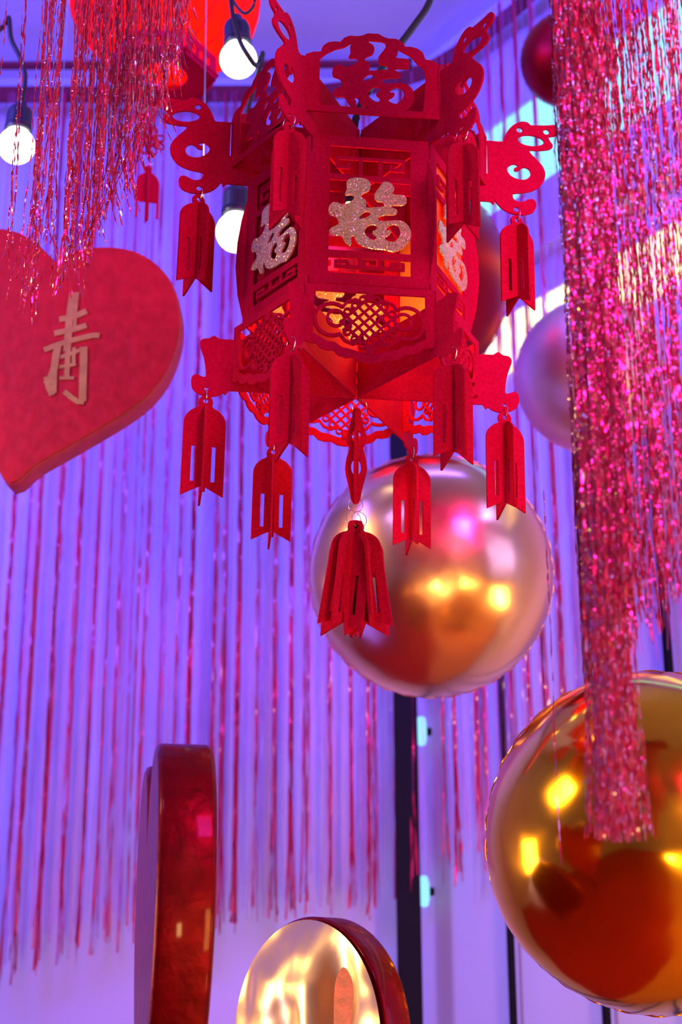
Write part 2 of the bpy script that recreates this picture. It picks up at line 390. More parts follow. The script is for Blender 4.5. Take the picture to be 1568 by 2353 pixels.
# ------------------------------------------------------------------ foil fringe
def fringe_arrays(strands, width, seglen, rng, twist=1.0, wander=0.002, flare=0.0):
    """strands: list of (x,y,ztop,zbot). Returns verts, faces: a twisting ribbon of flat facets per strand."""
    V, F = [], []; base = 0
    for (x, y, zt, zb) in strands:
        n = max(3, int((zt - zb) / seglen))
        z = np.linspace(zt, zb, n) + np.concatenate([[0], rng.uniform(-0.3, 0.3, n - 2) * seglen, [0]])
        k = np.linspace(0, 1, n)
        wx = np.cumsum(rng.normal(0, wander, n)); wy = np.cumsum(rng.normal(0, wander, n))
        wx -= wx[0]; wy -= wy[0]
        fl = flare * np.clip((k - 0.85) / 0.15, 0, 1) ** 2
        cx = x + wx * 0.6 + fl * rng.uniform(-1, 1); cy = y + wy * 0.6 + fl * rng.uniform(-1, 1)
        ang = np.cumsum(rng.normal(0, 0.9 * twist, n)) + rng.uniform(0, PI)
        hw = width / 2 * rng.uniform(0.7, 1.2)
        dx, dy = np.cos(ang) * hw, np.sin(ang) * hw
        a = np.stack([cx - dx, cy - dy, z], 1); b = np.stack([cx + dx, cy + dy, z + rng.normal(0, hw * .5, n)], 1)
        V.append(np.stack([a, b], 1).reshape(-1, 3))
        i = base + 2 * np.arange(n - 1)
        F.append(np.stack([i, i + 1, i + 3, i + 2], 1)); base += 2 * n
    return np.concatenate(V), np.concatenate(F)
def fringe_mesh(strands, width, seglen, rng, **k):
    v, f = fringe_arrays(strands, width, seglen, rng, **k)
    me = bpy.data.meshes.new('fringe'); me.vertices.add(len(v)); me.vertices.foreach_set('co', v.reshape(-1))
    me.loops.add(len(f) * 4); me.loops.foreach_set('vertex_index', f.reshape(-1).astype(np.int32))
    me.polygons.add(len(f)); me.polygons.foreach_set('loop_start', (np.arange(len(f)) * 4).astype(np.int32))
    me.polygons.foreach_set('loop_total', np.full(len(f), 4, np.int32))
    me.update(calc_edges=True); me.validate()
    return me
rng = np.random.default_rng(7)
ZH = CAMH + 2.68
# header path: along the back wall, then round towards the right wall and the camera
def header_pt(px):
    if px < 640:
        return at(px, 195, 4.08).xy
    q = None
    pts = [(640, 4.08), (760, 4.07), (900, 4.03), (1000, 3.96), (1100, 3.84), (1200, 3.70), (1290, 3.56), (1420, 3.38), (1568, 3.18), (1800, 2.9)]
    for (a, ya), (b, yb) in zip(pts, pts[1:]):
        if a <= px <= b:
            t = (px - a) / (b - a); Y = ya + (yb - ya) * t; break
    r = ray(px, 700); return (r * (Y / r.y)).xy
hp = [header_pt(x) for x in range(-500, 1800, 50)]
def X_at(px, Y, py=1600):                         # X of a vertical line crossing the picture at px
    r = ray(px, py); return r.x * Y / r.y
def curtain_xy(px):
    if px < 900: return (X_at(px, 4.08), 4.08)
    Y = np.interp(px, [900, 1000, 1100, 1200, 1350, 1568, 1900], [4.06, 3.96, 3.82, 3.66, 3.42, 3.12, 2.75])
    return (X_at(px, Y), Y)
bottoms_x = [-200, 30, 110, 200, 330, 420, 530, 620, 860, 960, 1060, 1150, 1300, 1568]
bottoms_z = [0.10, 0.12, 0.15, 0.18, 0.22, 0.22, 0.25, 0.28, 0.29, 0.33, 0.36, 0.40, 0.60, 0.75]
def zbot(px): return CAMH + float(np.interp(px, bottoms_x, bottoms_z))
fc = thing('fringe_curtain', 'red foil fringe curtain hanging along the violet back wall', 'curtain', (0, 4.08, ZH))
def off(strs, o): return [(x - o.x, y - o.y, a - o.z, b - o.z) for (x, y, a, b) in strs]
clusters = [(5, 7, 6), (45, 4, 14), (68, 9, 7), (116, 10, 10), (165, 6, 5), (208, 11, 8), (240, 4, 10), (264, 5, 5), (300, 4, 30), (330, 4, 20), (370, 4, 12), (403, 4, 3), (434, 16, 9), (490, 9, 6), (515, 10, 8), (545, 20, 10),
            (590, 4, 10), (632, 7, 5), (670, 10, 7), (705, 6, 6), (760, 6, 14), (806, 8, 8), (850, 7, 8), (862, 6, 5),
            (908, 7, 4), (946, 18, 10), (1020, 3, 12), (1043, 12, 8), (1095, 5, 10), (1112, 5, 4), (1180, 6, 10), (1215, 9, 8), (1252, 8, 6), (1296, 10, 7)]
st = []
for cx, n, sp in clusters:
    for _ in range(int(n * 0.9)):
        px = rng.normal(cx, sp * 0.27); x, y = curtain_xy(px)
        st.append((x, y + rng.uniform(-0.02, 0.02), ZH, zbot(px) + rng.uniform(-0.02, 0.05)))
red_me = fringe_mesh(off(st, fc.location), 0.0050, 0.03, rng, twist=0.7, wander=0.0004, flare=0.010)
link('tinsel_strands', red_me, M['tinsel_back'], fc, kind='stuff')
st = []
for _ in range(420):
    px = rng.uniform(-150, 1750)
    x, y = curtain_xy(px)
    st.append((x, y + rng.uniform(-0.03, 0.03), ZH, zbot(px) + rng.uniform(0.0, 0.12)))
link('film_strands', fringe_mesh(off(st, fc.location), 0.0030, 0.05, rng, twist=0.5, wander=0.0008, flare=0.01), M['tinsel_veil'], fc, kind='stuff', label='thin pink translucent strands')
hb = bmesh.new()
hv = [[hb.verts.new((p[0], p[1] - 4.08 - dy, dz)) for (dy, dz) in ((0.006, -0.025), (0.006, 0.03), (-0.002, 0.03), (-0.002, -0.025))] for p in hp]
for a, b in zip(hv, hv[1:]):
    for k in range(4): hb.faces.new((a[k], a[(k + 1) % 4], b[(k + 1) % 4], b[k]))
bmesh.ops.recalc_face_normals(hb, faces=hb.faces)
me = bpy.data.meshes.new('m'); hb.to_mesh(me); hb.free()
link('header_tape', me, M['header'], fc)
# second thin tape above the left side of the curtain
rail = thing('curtain_rail', 'dark red rail crossing above the heart at the upper left', 'rail', at(200, 150, 4.0))
link('rail_bar', box_mesh(2.6, 0.02, 0.022, 0.004), M['header'], rail, loc=(-0.35, 0, 0))
link('end_cap', box_mesh(0.012, 0.03, 0.03, 0.003), M['black'], rail, loc=(0.96, 0, 0))

# near fringe, upper left
def near_strand(px, bottom_px, Y, top=3.05, lean=0.0):
    p = at(px, bottom_px, Y)
    return (p.x, p.y, CAMH + top, p.z)
fl = thing('fringe_curtain', 'sparkling red foil fringe hanging in front of the heart, upper left', 'curtain', (-0.5, 1.75, CAMH + 1.5))
st = []
ccs = [-40, 8, 28, 62, 70, 82, 104, 112, 150, 165, 172, 190, 204, 215, 226, 240, 252, 262, 275, 284, 300, 312, 325, 335, 350, 362, 376, 390, 402, 414, 425]
for _ in range(235):
    u = rng.uniform(0, 1); px = ccs[int(u ** 0.85 * len(ccs))] + rng.normal(0, 4)
    Y = 1.75 + rng.uniform(-0.05, 0.05)
    bot = np.interp(px, [-60, 20, 75, 110, 160, 200, 250, 290, 330, 370, 400, 430], [640, 700, 740, 640, 700, 610, 530, 470, 400, 290, 200, 90]) - abs(rng.normal(0, 45)) 
    if 115 < px < 140 and rng.random() < 0.75: continue
    if 85 < px < 100 and rng.random() < 0.5: continue
    if px < 70 and rng.random() < 0.45: continue
    s = near_strand(px, bot, Y, 1.62); st.append(s)
link('tinsel_strands', fringe_mesh(off(st, fl.location), 0.0021, 0.006, rng, twist=1.3, wander=0.0007, flare=0.02), M['tinsel_near'], fl, kind='stuff')
link('header_tape', box_mesh(0.62, 0.12, 0.03, 0.004), M['header'], fl, loc=(0.10, 0.0, 0.12))
# near fringe, right
fr_ = thing('fringe_curtain', 'dense sparkling red foil fringe hanging close at the right, over the gold balloon', 'curtain', (0.4, 1.30, CAMH + 1.2))
st = []
for _ in range(455):
    Y = 1.32 + rng.uniform(-0.08, 0.08)
    r_ = rng.random()
    if r_ < 0.40:   # long column reaching the balloon
        px = rng.uniform(1383, 1462); bot = 1935 - abs(rng.normal(0, 22)); pb = bot
        if 1418 < px < 1427: continue
    elif r_ < 0.64:  # column left edge to 1500
        px = rng.uniform(1352, 1480); bot = rng.uniform(1350, 1560)
    else:
        px = rng.uniform(1345, 1680); bot = np.interp(px, [1345, 1400, 1480, 1568, 1680], [1250, 1450, 1480, 1390, 1300]) - abs(rng.normal(0, 130))
    # px is where the strand passes near its lower end: keep the true vertical
    s = near_strand(px, bot, Y, 1.30); st.append(s)
link('tinsel_strands', fringe_mesh(off(st, fr_.location), 0.0019, 0.005, rng, twist=1.3, wander=0.0006, flare=0.008), M['tinsel_near'], fr_, kind='stuff')
link('header_tape', box_mesh(0.32, 0.2, 0.03, 0.004), M['header'], fr_, loc=(-0.08, 0.02, 0.11))
# one stray strand in front of the gold balloon
sg = thing('fringe_strand', 'single thin dark red foil strand hanging over the gold balloon, left of the fringe', 'strand', at(1285, 1650, 1.5))
st = [near_strand(1291, 1995, 1.5, 0.52)]
link('tinsel_strand', fringe_mesh(off(st, sg.location), 0.0022, 0.008, rng, twist=1.0, wander=0.0005), M['tinsel_near'], sg)

# ------------------------------------------------------------------ balloons
def balloon(name, label, px, py, rpx, Y, mat, flat=0.9, tilt=(0, 0, 0), seed=0, amp=0.03, cr=0.012):
    c = at(px, py, Y); dist = (c - Vector((0, 0, CAMH))).dot(FWD); R = rpx / FPX * dist
    t = thing(name, label, 'balloon', c, tilt)
    bm = bmesh.new(); bmesh.ops.create_uvsphere(bm, u_segments=128, v_segments=64, radius=R)
    # z axis of the sphere points to the viewer later; seam is its equator
    for v in bm.verts:
        co = v.co.copy(); th = math.atan2(co.y, co.x); lat = co.z / R
        near = math.exp(-(lat / 0.16) ** 2)
        crk = near * cr * (math.sin(th * 34 + seed) * 0.6 + math.sin(th * 53 + 2 * seed) * 0.4)
        nz = mnoise.noise(co / R * 1.1 + Vector((seed, 0, 0))) * amp
        v.co = co * (1 + crk * 0.5 + nz * (1 - near)); v.co.z *= flat
        v.co.z += crk * R * 0.8
    me = bpy.data.meshes.new('m'); bm.to_mesh(me); bm.free()
    view = -ray(px, py).normalized()
    q = view.to_track_quat('Z', 'Y').to_euler()
    t.rotation_euler = (q.x + tilt[0], q.y + tilt[1], q.z + tilt[2])
    link('skin', me, mat, t, smooth=True)
    seam = [(R * (1.004 + 0.004 * math.sin(a * 34)) * math.cos(a), R * (1.004 + 0.004 * math.sin(a * 34)) * math.sin(a), 0.003 * R * math.sin(a * 53)) for a in np.linspace(0, 2 * PI, 240, endpoint=False)]
    link('seam', tube_mesh(seam, 0.0012, 6, True), mat, t, smooth=True)
    return t
balloon('foil_balloon', 'large round gold mirror balloon hanging below the lantern at centre', 991, 1324, 279, 2.75, M['goldball'], 0.62, (0.06, 0.0, 0), 1.3)
balloon('foil_balloon', 'deep gold mirror balloon at lower right, behind the fringe tip', 1504, 1930, 386, 2.15, M['goldball2'], 0.85, (0.0, 0.0, 0), 4.1, 0.06)
balloon('foil_balloon', 'pale pink gold balloon half hidden by the right fringe', 1364, 864, 178, 3.2, M['goldball3'], 0.8, (0, 0.1, 0), 2.2)
balloon('foil_balloon', 'dark red balloon right behind the lantern', 902, 650, 266, 2.85, M['redball'], 0.8, (0, 0, 0), 3.3)
balloon('foil_balloon', 'small dark red balloon at the top right, partly behind the fringe', 1303, 137, 106, 3.15, M['redball'], 0.75, (0, 0.2, 0), 5.3)

# ------------------------------------------------------------------ lantern
TR = {"dragon":[[201.4,407.5],[203.1,414.7],[206.6,422.5],[213.0,430.7],[221.0,436.4],[228.8,438.8],[235.5,437.6],[238.8,434.0],[246.6,433.9],[264.5,435.4],[270.2,436.6],[275.8,435.8],[279.0,430.9],[278.8,424.6],[275.3,420.0],[269.6,418.0],[264.5,416.6],[264.4,413.3],[267.1,408.5],[269.7,403.6],[267.5,398.4],[258.9,395.2],[245.6,393.6],[236.6,392.9],[238.1,388.5],[243.1,382.7],[250.6,374.5],[255.9,366.2],[257.9,357.6],[256.1,347.6],[249.6,337.2],[239.5,329.7],[226.2,325.5],[213.0,323.3],[211.4,319.5],[212.8,314.7],[217.1,311.9],[224.8,311.2],[232.6,315.5],[239.2,316.7],[243.5,312.1],[243.2,303.5],[238.7,295.9],[229.8,292.0],[218.9,290.7],[208.0,292.4],[197.2,297.7],[190.7,304.5],[186.5,310.3]],"crescent":[[206.1,364.8],[211.7,369.0],[217.3,368.9],[218.7,365.8],[214.5,363.5],[213.8,360.9],[215.9,358.6],[220.4,359.9],[224.4,363.7],[229.3,365.4],[234.8,362.6],[236.9,356.8],[234.5,350.1],[227.8,346.1],[219.0,346.4],[210.3,350.2],[205.5,356.1],[204.5,361.0]],"dots":[[222.9,424.6],[260.9,424.4],[238.6,408.7],[215.8,299.0]],"hook":[[179.8,79.3],[193.4,79.4],[201.4,77.9],[204.7,72.7],[203.4,65.3],[199.8,55.3],[197.3,45.4],[196.0,35.7],[195.4,25.9],[199.2,25.0],[203.7,26.9],[208.3,27.9],[212.7,24.6],[213.7,17.4],[212.4,10.1],[208.9,4.6],[200.9,-0.2],[191.9,-2.4],[180.7,-0.9],[172.2,4.1],[169.1,7.1]],"hookdot":[[193.7,8.5]],"fu":[[-30.7,242.5],[-25.9,248.4],[-17.3,250.5],[-7.4,249.9],[-1.2,245.6],[0.1,239.3],[-2.3,232.7],[-8.4,228.9],[-12.1,225.8],[-10.8,221.8],[-6.4,219.4],[-5.3,213.9],[-6.3,209.1],[-3.3,208.5],[4.0,209.6],[11.4,210.5],[17.0,212.0],[17.5,215.6],[15.0,218.2],[8.8,218.6],[5.1,223.0],[5.6,230.0],[11.1,238.7],[14.8,245.1],[18.5,247.7],[24.7,245.9],[29.1,241.5],[29.7,236.0],[27.2,231.6],[30.9,229.6],[40.8,229.8],[45.2,226.0],[45.2,219.1],[40.8,215.4],[32.2,214.8],[26.1,213.5],[27.3,210.8],[33.0,208.5],[33.5,203.8],[29.8,200.8],[18.8,200.0],[11.4,197.2],[9.5,193.8],[11.5,191.2],[18.8,190.9],[31.1,193.2],[40.9,192.5],[48.2,186.2],[51.2,176.8],[50.2,167.2],[44.6,158.7],[37.3,152.2],[28.8,148.9],[20.3,151.0],[11.8,151.5],[-0.4,152.2],[-10.1,154.8],[-16.9,159.7],[-19.5,166.3],[-22.4,168.0],[-24.0,164.6],[-23.5,156.5],[-26.6,154.1],[-30.7,157.4],[-34.5,164.4],[-38.2,167.7],[-45.4,167.2],[-51.0,170.3],[-51.1,174.1],[-46.8,178.7],[-40.1,182.5],[-40.2,188.0],[-43.4,193.2],[-49.5,194.9],[-52.5,198.6],[-52.2,207.6],[-47.4,212.7],[-41.3,213.1],[-35.2,210.8],[-27.9,213.6],[-21.8,219.0],[-20.7,223.8],[-24.4,225.5],[-30.5,224.5],[-32.5,226.5],[-30.1,232.8]],"fuh":[[[-14.2,194.0],[-10.6,199.7],[-4.5,203.5],[0.4,201.4],[-2.0,196.8],[-8.1,193.1],[-12.9,192.2]],[[-6.7,176.8],[-3.1,183.0],[4.2,185.7],[8.6,182.8],[7.2,178.3],[3.1,176.1],[3.8,172.1],[7.3,169.6],[7.5,165.5],[3.2,163.3],[-2.9,166.7],[-6.6,171.3]],[[20.1,180.1],[25.0,185.9],[32.3,187.2],[37.2,182.7],[37.7,174.5],[33.6,166.0],[27.5,162.3],[20.2,164.5],[18.5,168.2],[23.8,172.1],[26.2,175.9],[25.0,178.5],[21.3,178.2]]]}
def mmp(l): return [(a / 1000.0, b / 1000.0) for a, b in l]
LOC = Vector((0.02056909, 1.87395097, CAMH + 0.77018838))
lan = thing('palace_lantern', 'hexagonal red felt lantern with openwork dragon fins and gold glitter characters', 'lantern', LOC)
ta, tb, rot = -0.011, 0.019, 0.104
lan.matrix_world = Matrix.Translation(LOC) @ Matrix.Rotation(tb, 4, 'Y') @ Matrix.Rotation(ta, 4, 'X') @ Matrix.Rotation(rot, 4, 'Z')
T = 0.0028
def hx(k): return (0, 0, k * PI / 3)
def fx(k): return (0, 0, (k + 0.5) * PI / 3)
# upper dragon fins
dr = smooth_closed([(0.1990, 0.404)] + mmp(TR['dragon'])[1:] + [(0.1850, 0.3090)], 2)
outer = [(0.004, 0.404)] + [(0.1985, 0.404)] + dr[2:-2] + [(0.180, 0.3085), (0.004, 0.3085)]
slot = [(0.171, 0.402), (0.171, 0.352), (0.177, 0.352), (0.177, 0.402)]
d_ = mmp(TR['dots'])
loops = [outer, slot, smooth_closed(mmp(TR['crescent']), 3), circle(*d_[0], 0.0042), circle(*d_[1], 0.0042),
         circle(*d_[2], 0.0185, 0.0085, 24, -0.05), circle(d_[3][0], d_[3][1], 0.0036)]
fin_me = flat_mesh(loops, T, 'fin')
hk = mmp(TR['hook'])
outer = [(0.004, 0.079), (0.14, 0.079)] + smooth_closed(hk, 2)[:-2] + [(0.165, 0.0075), (0.004, 0.0075)]
hd = TR['hookdot'][0]
foot_me = flat_mesh([outer, circle(hd[0] / 1000, hd[1] / 1000, 0.0026, n=12)], T, 'fin')
bow = [(0.146, 0.300), (0.151, 0.285), (0.1575, 0.255), (0.1620, 0.220), (0.1630, 0.185), (0.1590, 0.145), (0.1520, 0.115), (0.146, 0.100), (0.138, 0.100), (0.138, 0.300)]
bow_me = flat_mesh([bow], T, 'fin')
for k in range(6):
    link('dragon_fin', fin_me, M['felt'], lan, rot=hx(k))
    link('hook_fin', foot_me, M['felt'], lan, rot=hx(k))
    link('bow_rib', bow_me, M['felt'], lan, rot=hx(k))
# body panels
AB = 0.150 * math.cos(PI / 6)
body = [[(-0.0745, 0.102), (0.0745, 0.102), (0.0745, 0.312), (-0.0745, 0.312)], [(-0.0515, 0.1175), (0.0515, 0.1175), (0.0515, 0.297), (-0.0515, 0.297)]]
q = []
def S(pts, w=0.0045): 
    global q
    q += stroke_loops(pts, w)
S([(-0.052, 0.2525), (0.052, 0.2525)], 0.0085); S([(-0.052, 0.144), (0.052, 0.144)], 0.0095)
for sg_ in (1, -1):
    if sg_ == 1:
        z0, z1, zm = 0.2565, 0.2915, 0.284
        f = lambda v: 0.2565 + v
    else:
        f = lambda v: 0.1395 - v
    for sx in (1, -1):
        S([(sx * 0.0125, f(0.0)), (sx * 0.0125, f(0.0125 if sg_ < 0 else 0.024))])
        top = 0.0125 if sg_ < 0 else 0.024
        S([(0, f(top)), (sx * 0.042, f(top))]); S([(sx * 0.042, f(top + 0.002)), (sx * 0.042, f(top * 0.42))])
        S([(sx * 0.044, f(top * 0.45)), (sx * 0.026, f(top * 0.45))]); S([(sx * 0.027, f(top * 0.45)), (sx * 0.027, f(top * 0.72))])
bars_me = strokes_mesh(q, T * 0.9, 'face', AB)
body_me = join_meshes(flat_mesh(body, T, 'face', AB), bars_me)
fu_loops = [smooth_closed(mmp(TR['fu']), 2)] + [smooth_closed(mmp(h), 2) for h in TR['fuh']]
fu_me = flat_mesh(fu_loops, 0.0022, 'face', AB + 0.0042)
lin_me = flat_mesh([[(-0.073, 0.104), (0.073, 0.104), (0.073, 0.31), (-0.073, 0.31)]], 0.0008, 'face', AB - 0.004)
for k in range(6):
    b = link('body_panel', body_me, M['felt'], lan, rot=fx(k))
    g = link('glitter_character', fu_me, M['glitter'], b, label='gold glitter cut-out character 福')
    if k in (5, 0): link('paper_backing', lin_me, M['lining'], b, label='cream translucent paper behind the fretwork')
    if k == 3: link('paper_backing', flat_mesh([[(-0.073, 0.104), (0.073, 0.104), (0.073, 0.31), (-0.073, 0.31)]], 0.0008, 'face', AB - 0.004), M['felt_solid'], b, label='lining coloured dark red as under the violet outside light, behind the fretwork')  # left lining: the dark red cast of the outside light is in its colour
# crown panels
AC = 0.150
cr_out = [(-0.0885, 0.333), (0.0865, 0.333), (0.0875, 0.408), (0.0850, 0.415), (0.0770, 0.4205), (0.0675, 0.4215), (0.0640, 0.432), (0.0570, 0.437), (0.0480, 0.4390), (0.0415, 0.4385),
          (0.0370, 0.4455), (0.0290, 0.4495), (0.0200, 0.4490), (0.0140, 0.4505), (0.0060, 0.4550), (-0.0080, 0.4545), (-0.0150, 0.4505), (-0.0220, 0.4490), (-0.0310, 0.4490), (-0.0385, 0.4450),
          (-0.0430, 0.4385), (-0.0500, 0.4385), (-0.0590, 0.4365), (-0.0655, 0.4305), (-0.0685, 0.4215), (-0.0780, 0.4205), (-0.0870, 0.4165), (-0.0905, 0.408)]
cr_in = [(-0.0680, 0.3425), (0.0640, 0.3425), (0.0665, 0.365), (0.0680, 0.395), (0.0650, 0.408), (0.0560, 0.4150), (0.0480, 0.4250), (0.0380, 0.4300), (0.0260, 0.4380), (0.0100, 0.4440), (-0.0100, 0.4440),
         (-0.0280, 0.4385), (-0.0380, 0.4310), (-0.0500, 0.4265), (-0.0600, 0.4200), (-0.0690, 0.4110), (-0.0690, 0.380)]
cs = 1.02
fu2 = [[(x * cs + 0.001, (z - 0.1505) * cs + 0.3395) for x, z in lp_] for lp_ in fu_loops]
cfu_me = flat_mesh(fu2, T, 'face', AC)
cq = stroke_loops([(-0.016, 0.430), (-0.016, 0.447)], 0.02) + stroke_loops([(0.024, 0.425), (0.022, 0.446)], 0.014) + stroke_loops([(-0.026, 0.352), (-0.024, 0.338)], 0.008) + stroke_loops([(0.0, 0.346), (0.03, 0.340)], 0.012)
crown_me = flat_mesh([cr_out, cr_in], T, 'face', AC)
charme = join_meshes(cfu_me, strokes_mesh(cq, T * 0.8, 'face', AC))
for k in range(6):
    c = link('crown_panel', crown_me, M['felt'], lan, rot=fx(k))
    link('cut_out_character', charme, M['felt'], c, label='red felt cut-out character 福')
# apron panels with an endless knot
AA = 0.160 * math.cos(PI / 6)
ap_out = [(-0.080, 0.0965), (0.080, 0.0965), (0.0805, 0.020), (0.072, 0.0165), (0.065, 0.0170), (0.060, 0.0105), (0.051, 0.0080), (0.044, 0.0085), (0.038, 0.0020), (0.028, -0.0008), (0.020, 0.0005), (0.012, -0.0045), (0, -0.0062),
          (-0.012, -0.0045), (-0.020, 0.0005), (-0.028, -0.0008), (-0.038, 0.0020), (-0.044, 0.0085), (-0.051, 0.0080), (-0.060, 0.0105), (-0.065, 0.0170), (-0.072, 0.0165), (-0.0805, 0.020)]
ap_in = [(-0.068, 0.0870), (0.068, 0.0870), (0.0690, 0.0300), (0.0600, 0.0250), (0.0520, 0.0200), (0.0420, 0.0190), (0.0340, 0.0130), (0.0220, 0.0110), (0.0110, 0.0070), (0, 0.0060),
         (-0.0110, 0.0070), (-0.0220, 0.0110), (-0.0340, 0.0130), (-0.0420, 0.0190), (-0.0520, 0.0200), (-0.0600, 0.0250), (-0.0690, 0.0300)]
q = []
zc = 0.0475; p = 0.0098
for i in range(-2, 4):
    a = (i - 0.5) * p; e = 2.75 * p
    x0, y0 = a - e, a + e
    c = math.sqrt(0.5)
    S([((a - e) * c, zc + (a + e) * c), ((a + e) * c, zc + (a - e) * c)], 0.0030)
    S([((a - e) * c, zc - (a + e) * c), ((a + e) * c, zc - (a - e) * c)], 0.0030)
for sx in (1, -1):
    # rounded ends of the knot cords along the lattice edge
    for i in range(-2, 3):
        for sy in (1, -1):
            cx_ = sx * (2.75 * p * math.sqrt(0.5) - 0 + 0) ; 
    q += stroke_loops(circle(sx * 0.0415, zc + 0.004, 0.0105, n=18), 0.0034, True)
    q += stroke_loops([(sx * (0.046 + 0.021 * math.cos(a)), zc + 0.002 + 0.0215 * math.sin(a)) for a in np.linspace(-2.1, 2.2, 18)], 0.0040)
    q += stroke_loops([(sx * 0.070, 0.062), (sx * 0.066, 0.056)], 0.006)
    q += stroke_loops([(sx * 0.069, 0.045), (sx * 0.064, 0.045)], 0.006)
    q += stroke_loops([(sx * 0.036, 0.030), (sx * 0.030, 0.022), (sx * 0.020, 0.018), (sx * 0.010, 0.022)], 0.0034)
    q += stroke_loops([(sx * 0.034, 0.066), (sx * 0.028, 0.074), (sx * 0.018, 0.078), (sx * 0.009, 0.074)], 0.0034)
    for a in range(3):
        u = 0.0085 + a * 0.0095
        q += stroke_loops(circle(sx * (u), zc + 0.036 - u * 0.93 + 0.003, 0.0042, n=10), 0.0024, True)
        q += stroke_loops(circle(sx * (u), zc - 0.036 + u * 0.93 - 0.003, 0.0042, n=10), 0.0024, True)
q += stroke_loops([(0, 0.076), (0, 0.0885)], 0.010) + stroke_loops([(0, 0.018), (0, 0.005)], 0.010)
apron_me = join_meshes(flat_mesh([ap_out, ap_in], T, 'face', AA), strokes_mesh(q, T * 0.9, 'face', AA))
for k in range(6):
    link('apron_panel', apron_me, M['felt'], lan, rot=fx(k))
# tassels
def tassel_meshes(sc=1.0, w=0.027, L=0.117, loopless=False):
    prof = [(-w, 0.0)]
    for i in range(0, 13):
        a = PI - PI * i / 12; prof.append((w * math.cos(a), 0.0 + 0.030 * max(0, math.sin(a)) ** 0.8))
    z_top = 0.030
    bodyp = [(w * math.cos(PI - PI * i / 16), -0.020 + 0.024 * math.sin(PI * i / 16)) for i in range(17)]
    bodyp = [b for b in bodyp if abs(b[0]) > 0.0085]
    left = [b for b in bodyp if b[0] < 0]; right = [b for b in bodyp if b[0] > 0]
    loop = [(0.0095 * math.cos(a), 0.0095 + 0.0095 * math.sin(a)) for a in np.linspace(PI * 1.16, -PI * 0.16, 15)]
    out = [(-w, -L)] + left + loop + right + [(w, -L), (0, -L + 0.0145)]
    hole = circle(0, 0.0115, 0.0032, n=12)
    s = [[(sx * 0.0105, -0.050), (sx * 0.0155, -0.050), (sx * 0.0155, -0.098), (sx * 0.0105, -0.098)] for sx in (1, -1)]
    A = flat_mesh([out, hole] + s, T, 'fin')
    out2 = [(-w, -L - 0.004)] + left + [(-0.007, 0.002), (0.007, 0.002)] + right + [(w, -L - 0.004), (0, -L + 0.011)]
    B = flat_mesh([out2] + s, T, 'face', 0)
    return A, B
TA, TB = tassel_meshes()
ring_me = tube_mesh([(0.0095 * math.cos(a), 0, 0.0095 * math.sin(a)) for a in np.linspace(0, 2 * PI, 28, endpoint=False)], 0.00055, 8, True)
def tassel(parent, loc, ang, tilt=(0, 0), name='tassel', ringang=None, sc=1.0):
    """loc = hole in the hook; the wire ring hangs there, the tassel below it"""
    t = link(name, TA, M['felt_solid'], parent, loc=(loc[0], loc[1], loc[2] - 0.019 - 0.0095), rot=(tilt[0], tilt[1], ang))
    t.scale = (sc, sc, sc)
    link('cross_blade', TB, M['felt_solid'], t)
    link('wire_ring', ring_me, M['wire'], t, loc=(0, 0, 0.0195 / 1.0), rot=(0, 0, (ringang if ringang is not None else PI / 2)))
    return t
rr = random.Random(5)
low_ang = {0: 0.35, 1: 0.25, 2: 0.15, 3: 0.2, 4: 0.6, 5: 0.5}
up_ang = {0: 0.5, 1: 0.3, 2: 0.2, 3: 0.65, 4: 0.9, 5: 0.75}
for k in range(6):
    a = k * PI / 3
    r0, z0 = hd[0] / 1000, hd[1] / 1000
    tassel(lan, (r0 * math.cos(a), r0 * math.sin(a), z0), low_ang[k] - rot, (0, 0.0))
    r1, z1 = d_[3]
    tassel(lan, (r1 * math.cos(a), r1 * math.sin(a), z1), up_ang[k] - rot)
# central pendant: long knot plate, ring, bunch of blades
tassel_c = (0.0, 0.0, 0.0)
kp = [(0.0, 0.0), (0.005, -0.003), (0.006, -0.012), (0.010, -0.030), (0.013, -0.045), (0.009, -0.056), (0.012, -0.068), (0.014, -0.085), (0.011, -0.100), (0.008, -0.112), (0.006, -0.124), (0.003, -0.130),
      (0, -0.131), (-0.003, -0.130), (-0.006, -0.124), (-0.008, -0.112), (-0.011, -0.100), (-0.014, -0.085), (-0.012, -0.068), (-0.009, -0.056), (-0.013, -0.045), (-0.010, -0.030), (-0.006, -0.012), (-0.005, -0.003)]
kloops = [smooth_closed(kp, 2), circle(0, -0.040, 0.006, 0.009, 14), circle(0, -0.082, 0.0065, 0.011, 14), circle(0, -0.124, 0.002, n=10)]
pend = link('pendant_plate', flat_mesh(kloops, T, 'fin'), M['felt_solid'], lan, loc=(0.0, -0.004, -0.008), rot=(0.0, 0.0, 1.32))
link('cross_plate', flat_mesh(kloops[:1] + kloops[1:3], T, 'face', 0), M['felt_solid'], pend, rot=(0, 0, 0.25))
link('wire_ring', ring_me, M['wire'], lan, loc=(0.004, -0.004, -0.006), rot=(0, 0, -0.4))
link('wire_ring', ring_me, M['wire'], lan, loc=(0, -0.004, -0.140), rot=(0, 0, 0.1))
zb = -0.1575
for dx, an, ti in ((-0.0045, 1.0, 0.085), (0.0065, 1.75, -0.075)):
    t = link('tassel', TA, M['felt_solid'], lan, loc=(dx, -0.004, zb - 0.024), rot=(0.0, -0.0, an)); t.scale = (1.06, 1.06, 1.06)
    t.rotation_euler = (Matrix.Rotation(ti, 3, 'Y') @ Matrix.Rotation(an, 3, 'Z')).to_euler()
    link('cross_blade', TB, M['felt_solid'], t)
    link('wire_ring', ring_me, M['wire'], t, loc=(0, 0, 0.021), rot=(0, 0, -an + 0.3))
